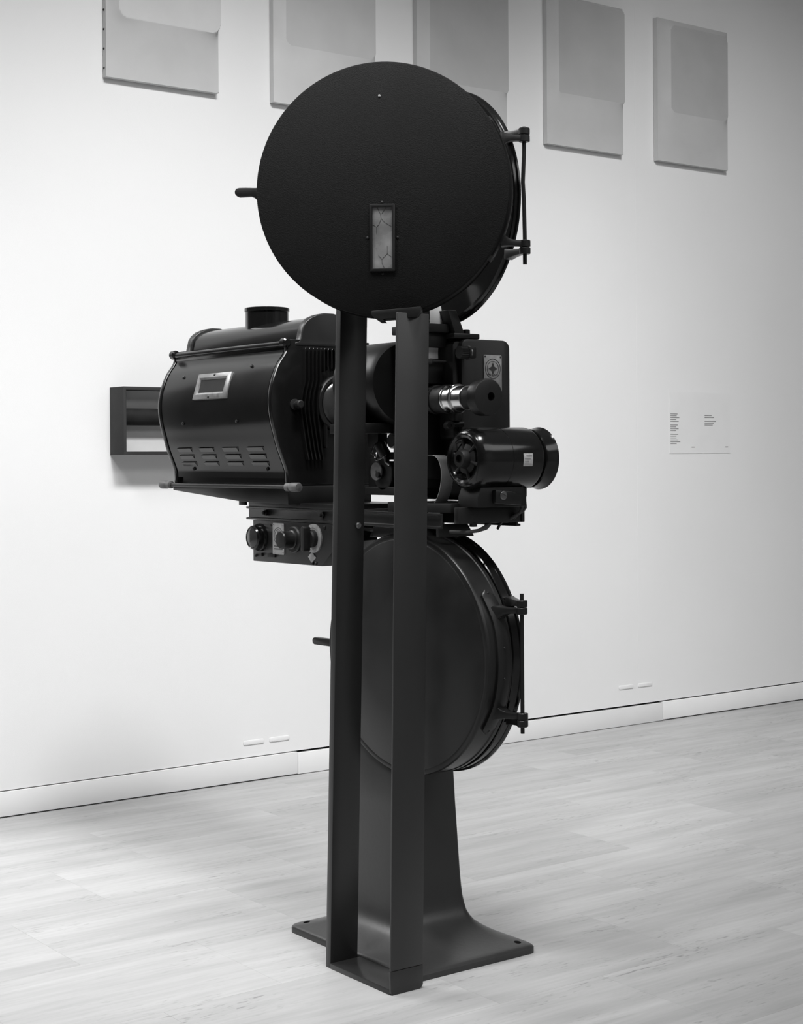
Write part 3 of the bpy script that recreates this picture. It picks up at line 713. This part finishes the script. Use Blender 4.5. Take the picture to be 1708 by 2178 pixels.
MB().box(-0.028, -0.022, -0.112, -0.106, 1.412, 1.440).build('trap_rod', 'nickel', HD)
# knurled roller, guides and rollers on the film side
mb = MB(); N = 44; rg = []
for h_ in (0.0, 0.024):
    rg.append([Vector((0.006 + h_, -0.190 + (0.0145 if k % 2 else 0.0132) * math.cos(2 * math.pi * k / N), 1.389 + (0.0145 if k % 2 else 0.0132) * math.sin(2 * math.pi * k / N))) for k in range(N)])
mb.loft(rg); mb.build('knurled_knob', 'dull', HD)
MB().lathe((0.030, -0.190, 1.389), (1, 0, 0), [(0.0155, 0), (0.0165, 0.001), (0.0165, 0.004), (0.008, 0.005), (0.008, 0.02)], 28).build('knob_collar', 'steel', HD)
MB().box(0.026, 0.046, -0.205, -0.150, 1.376, 1.402).build('knob_bearing', 'dull', HD, 0.003)
MB().tube([(-0.020, -0.110, 1.4145), (-0.020, -0.02, 1.4145)], 0.0042, 10).build('guide_rod', 'steel', HD)
MB().tube([(-0.036, -0.116, 1.3725), (-0.036, -0.02, 1.3725)], 0.0045, 10).build('guide_rod', 'steel', HD)
MB().lathe((-0.025, -0.122, 1.371), (1, 0, 0), [(0.007, 0), (0.007, 0.006), (0.004, 0.007), (0.004, 0.05)], 16).build('guide_roller', 'dull', HD)
MB().box(-0.030, 0.03, -0.112, 0.0, 1.32, 1.378).build('film_gate', 'dull', HD, 0.003)
MB().tube([(-0.030, -0.112, 1.309), (-0.030, -0.03, 1.309)], 0.0048, 10).build('gate_rod', 'steel', HD)
MB().box(-0.028, 0.03, -0.10, 0.02, 1.10, 1.25).build('intermittent_housing', 'dull', HD, 0.004)
MB().lathe((-0.004, -0.168, 1.2225), (-0.35, -0.93, 0), [(0.010, -0.02), (0.010, 0.0), (0.0095, 0.006), (0.0085, 0.007), (0.003, 0.007), (0.003, 0.004), (0.001, 0.004)], 24).build('focus_knob', 'black', HD)
MB().tube([(-0.004, -0.160, 1.2245), (0.038, -0.160, 1.2275)], 0.0085, 12).build('focus_shaft', 'black', HD)
MB().box(0.006, 0.026, -0.175, -0.155, 1.232, 1.252).build('lens_bracket', 'black', HD, 0.001)

# lens
LN = MB().lathe((0, -0.164, 1.2835), (0, 1, 0), [(0.001, 0), (0.032, 0), (0.0335, 0.002), (0.0335, 0.014), (0.031, 0.016), (0.031, 0.042), (0.034, 0.043), (0.034, 0.054), (0.030, 0.056), (0.030, 0.15), (0.001, 0.15)], 48).build('lens_barrel', 'dull', P, label='projection lens with chrome ring and black cap')
MB().lathe((0, -0.162, 1.2835), (0, -1, 0), [(0.001, 0), (0.0315, 0), (0.0325, 0.001), (0.0325, 0.004), (0.0300, 0.006), (0.0300, 0.024), (0.0315, 0.026), (0.0338, 0.028), (0.0338, 0.033), (0.0320, 0.035), (0.0285, 0.0365), (0.0285, 0.068), (0.027, 0.069), (0.001, 0.069)], 56).build('chrome_ring', 'chrome', LN, label='bright chrome lens ring')
MB().lathe((0, -0.230, 1.2835), (0, -1, 0), [(0.001, 0), (0.0262, 0), (0.0262, 0.046), (0.001, 0.046)], 40).build('lens_sleeve', 'dull', LN)
cap_ = MB().lathe((0, -0.272, 1.2835), (0, -1, 0), [(0.001, 0), (0.0395, 0), (0.0415, 0.002), (0.0415, 0.0275), (0.0405, 0.0295), (0.038, 0.0305), (0.001, 0.0305)], 64).build('lens_cap', 'black', LN)
cut(cap_, [MB().lathe((0.0065, -0.287, 1.2845), (0, -1, 0), [(0.0100, 0), (0.0100, 0.05)], 28)])

# motor
MX = -0.035
MT = MB().lathe((MX, -0.250, 1.146), (1, 0, 0), [(0.0011, 0.016), (0.0404, 0.014), (0.0449, 0.010), (0.0483, 0.004), (0.0539, 0.0015), (0.0595, 0.003), (0.0651, 0.008), (0.0690, 0.016), (0.0709, 0.026), (0.0715, 0.036), (0.0715, 0.090), (0.0707, 0.0905), (0.0707, 0.0915), (0.0715, 0.092), (0.0715, 0.176), (0.0696, 0.182), (0.0561, 0.183), (0.0011, 0.183)], 72).build('motor', 'enamel', P, label='glossy black cylindrical drive motor')
MB().lathe((MX + 0.181, -0.250, 1.146), (1, 0, 0), [(0.0011, 0), (0.0584, 0), (0.0584, 0.014), (0.0011, 0.014)], 48).build('motor_gap', 'gap', MT)
MB().lathe((MX + 0.193, -0.250, 1.146), (1, 0, 0), [(0.0561, 0.001), (0.0657, 0), (0.0679, 0.002), (0.0679, 0.026), (0.0722, 0.034), (0.0561, 0.039), (0.0337, 0.041), (0.0011, 0.041)], 64).build('motor_cap', 'enamel', MT)
MB().lathe((MX + 0.016, -0.250, 1.146), (-1, 0, 0), [(0.0337, 0), (0.0337, 0.006), (0.0224, 0.010), (0.0202, 0.022), (0.0180, 0.026), (0.0101, 0.026), (0.0101, 0.018), (0.0011, 0.018)], 36).build('motor_hub', 'dull', MT)
for k in range(6):
    a = k * math.pi / 3 + 0.3
    MB().tube([(MX + 0.009, -0.250 + 0.020 * math.cos(a), 1.146 + 0.020 * math.sin(a)), (MX + 0.011, -0.250 + 0.046 * math.cos(a), 1.146 + 0.046 * math.sin(a))], 0.004, 8).build('hub_spoke', 'dull', MT)
a0 = math.pi + 0.04
rg = []
for k in range(9):
    a = a0 + (k - 4) / 4 * 0.20
    rg.append([Vector((x_, -0.250 + rr * math.cos(a), 1.146 + rr * math.sin(a))) for x_, rr in ((0.085, 0.0711), (0.112, 0.0711), (0.112, 0.0722), (0.085, 0.0722))])
mp = MB(); mp.loft(rg); mplate = mp.build('rating_plate', 'bright_plate', MT, label='small bright rating plate')
for j, (x0, x1) in enumerate(((0.088, 0.109), (0.088, 0.100), (0.088, 0.106), (0.092, 0.109))):
    a = a0 + 0.13 - j * 0.085
    rr = 0.0722
    MB().box(x0, x1, -0.250 + rr * math.cos(a) - 0.0004, -0.250 + rr * math.cos(a) + 0.001, 1.146 + rr * math.sin(a) - 0.0011, 1.146 + rr * math.sin(a) + 0.0011).build('rating_line', 'plate', MT)
MB().prism([(-0.02, 1.037), (0.125, 1.037), (0.125, 1.058), (0.115, 1.082), (-0.010, 1.082), (-0.02, 1.060)], 'y', -0.285, -0.215).build('motor_foot', 'dull', MT, 0.002)
MB().prism([(0.022, 1.046), (0.100, 1.040), (0.102, 1.062), (0.070, 1.073), (0.022, 1.076)], 'y', -0.298, -0.284).build('motor_clamp', 'black', MT, 0.003)
sc = MB().lathe((0.0435, -0.298, 1.0635), (0, -1, 0), [(0.0105, 0), (0.010, 0.002), (0.0085, 0.003), (0.001, 0.0032)], 24).build('clamp_screw', 'steel', MT)
cut(sc, [MB().loft([[(0.0435 + c_ * 0.012 + s_ * 0.001, yy, 1.0635 - c_ * 0.006 + s_ * 0.0018) for c_, s_ in ((-1, -1), (1, -1), (1, 1), (-1, 1))] for yy in (-0.305, -0.2996)])])
MB().box(0.105, 0.135, -0.275, -0.235, 1.058, 1.084).build('terminal_box', 'dull', MT, 0.002)
for dx, dz_ in ((0.0, 0.0), (0.010, 0.004)):
    MB().tube([(0.121 + dx, -0.262, 1.066), (0.124 + dx, -0.268, 1.050), (0.126 + dx, -0.268, 1.034), (0.122 + dx, -0.264, 1.022 + dz_), (0.112 + dx, -0.256, 1.014 + dz_), (0.106 + dx, -0.248, 1.008)], 0.0036, 8).build('cable', 'cable', MT)
MB().tube([(0.050, -0.240, 0.998), (0.035, -0.246, 0.990), (0.010, -0.250, 0.984), (-0.020, -0.245, 0.981), (-0.04, -0.21, 0.982)], [0.006, 0.006, 0.0042, 0.004, 0.004], 8).build('cable', 'cable', BN)
MB().tube([(0.082, -0.246, 1.002), (0.064, -0.254, 0.987)], 0.0032, 8).build('lever', 'black', BN)

# film leader: ribbon threaded through the head
def ribbon(name, path, hw, parent, th=0.0006):
    ps = smooth_profile(path, 6); rings = []
    for i, (yy, zz) in enumerate(ps):
        a = ps[max(i - 1, 0)]; b = ps[min(i + 1, len(ps) - 1)]
        t = Vector((b[0] - a[0], b[1] - a[1])); t.normalize(); n_ = Vector((-t.y, t.x)) * th / 2
        rings.append([(-hw, yy - n_.x, zz - n_.y), (hw, yy - n_.x, zz - n_.y), (hw, yy + n_.x, zz + n_.y), (-hw, yy + n_.x, zz + n_.y)])
    mb2 = MB(); mb2.loft(rings); return mb2.build(name, 'film', parent)
FL = ribbon('film_leader', [(-0.085, 1.56), (-0.110, 1.50), (-0.112, 1.455), (-0.104, 1.43), (-0.098, 1.40), (-0.099, 1.37), (-0.103, 1.34)], 0.0175, P)
FL['label'] = 'white film leader threaded through the head'
ribbon('film_loop', [(-0.085, 1.150), (-0.100, 1.1545), (-0.120, 1.1545), (-0.138, 1.1460), (-0.148, 1.130), (-0.1515, 1.112), (-0.149, 1.090), (-0.142, 1.068), (-0.130, 1.050), (-0.116, 1.036), (-0.104, 1.024), (-0.098, 1.010)], 0.0175, FL)

# sound head below the tunnel
SH = MB().prism(rrect(-0.06, 0.133, 1.060, 1.080, 0.004, 3), 'x', -0.030, 0.060).build('sound_head', 'dull', P, 0.002, label='dark sound head with drum and rollers')
MB().box(-0.02, 0.06, -0.08, 0.03, 1.078, 1.20).build('sound_case', 'dull', SH, 0.004)
MB().lathe((-0.030, 0.060, 1.1085), (1, 0, 0), [(0.001, 0), (0.035, 0), (0.037, 0.0015), (0.037, 0.006), (0.035, 0.008), (0.033, 0.009), (0.033, 0.05), (0.001, 0.05)], 40).build('sound_drum', 'dull', SH)
MB().lathe((-0.040, 0.073, 1.117), (1, 0, 0), [(0.002, -0.002), (0.003, 0), (0.010, 0.0008), (0.0215, 0.0), (0.022, 0.003), (0.001, 0.003)], 36).build('exciter_disc', 'horn', SH, label='pale grey disc')
MB().lathe((-0.028, 0.026, 1.190), (1, 0, 0), [(0.001, 0), (0.0155, 0), (0.0185, 0.001), (0.0185, 0.006), (0.012, 0.007), (0.012, 0.05)], 28).build('film_roller', 'steel', SH)
MB().lathe((-0.030, 0.026, 1.190), (1, 0, 0), [(0.001, 0), (0.0150, 0), (0.0150, 0.004), (0.001, 0.004)], 28).build('roller_cap', 'dull', SH)
MB().lathe((-0.020, 0.075, 1.170), (-0.2, 0.5, 0.84), [(0.001, -0.022), (0.013, -0.022), (0.015, -0.018), (0.015, 0.014), (0.012, 0.018), (0.001, 0.018)], 24).build('tension_knob', 'black', SH)
MB().box(-0.015, 0.05, 0.02, 0.105, 1.145, 1.163).build('roller_arm', 'dull', SH, 0.003)
MB().box(-0.010, 0.02, 0.105, 0.150, 1.175, 1.215).build('prism_holder', 'dull', SH, 0.003)
MB().box(0.0, 0.03, 0.110, 0.160, 1.060, 1.150).build('exciter_case', 'dull', SH, 0.003)
for k, pts in enumerate(([(-0.02, 0.110, 1.180), (-0.03, 0.105, 1.160), (-0.025, 0.085, 1.148), (-0.025, 0.060, 1.150)], [(-0.02, 0.100, 1.158), (-0.03, 0.085, 1.143), (-0.03, 0.068, 1.146), (-0.025, 0.050, 1.155)], [(-0.028, 0.052, 1.152), (-0.034, 0.042, 1.138), (-0.032, 0.030, 1.130)])):
    MB().tube(pts, 0.0016 if k < 2 else 0.0024, 8).build('wire', 'steel', SH)
MB().lathe((-0.046, 0.060, 1.1085), (1, 0, 0), [(0.001, 0), (0.0065, 0), (0.0065, 0.017), (0.001, 0.017)], 16).build('guide_roller', 'dull', SH)
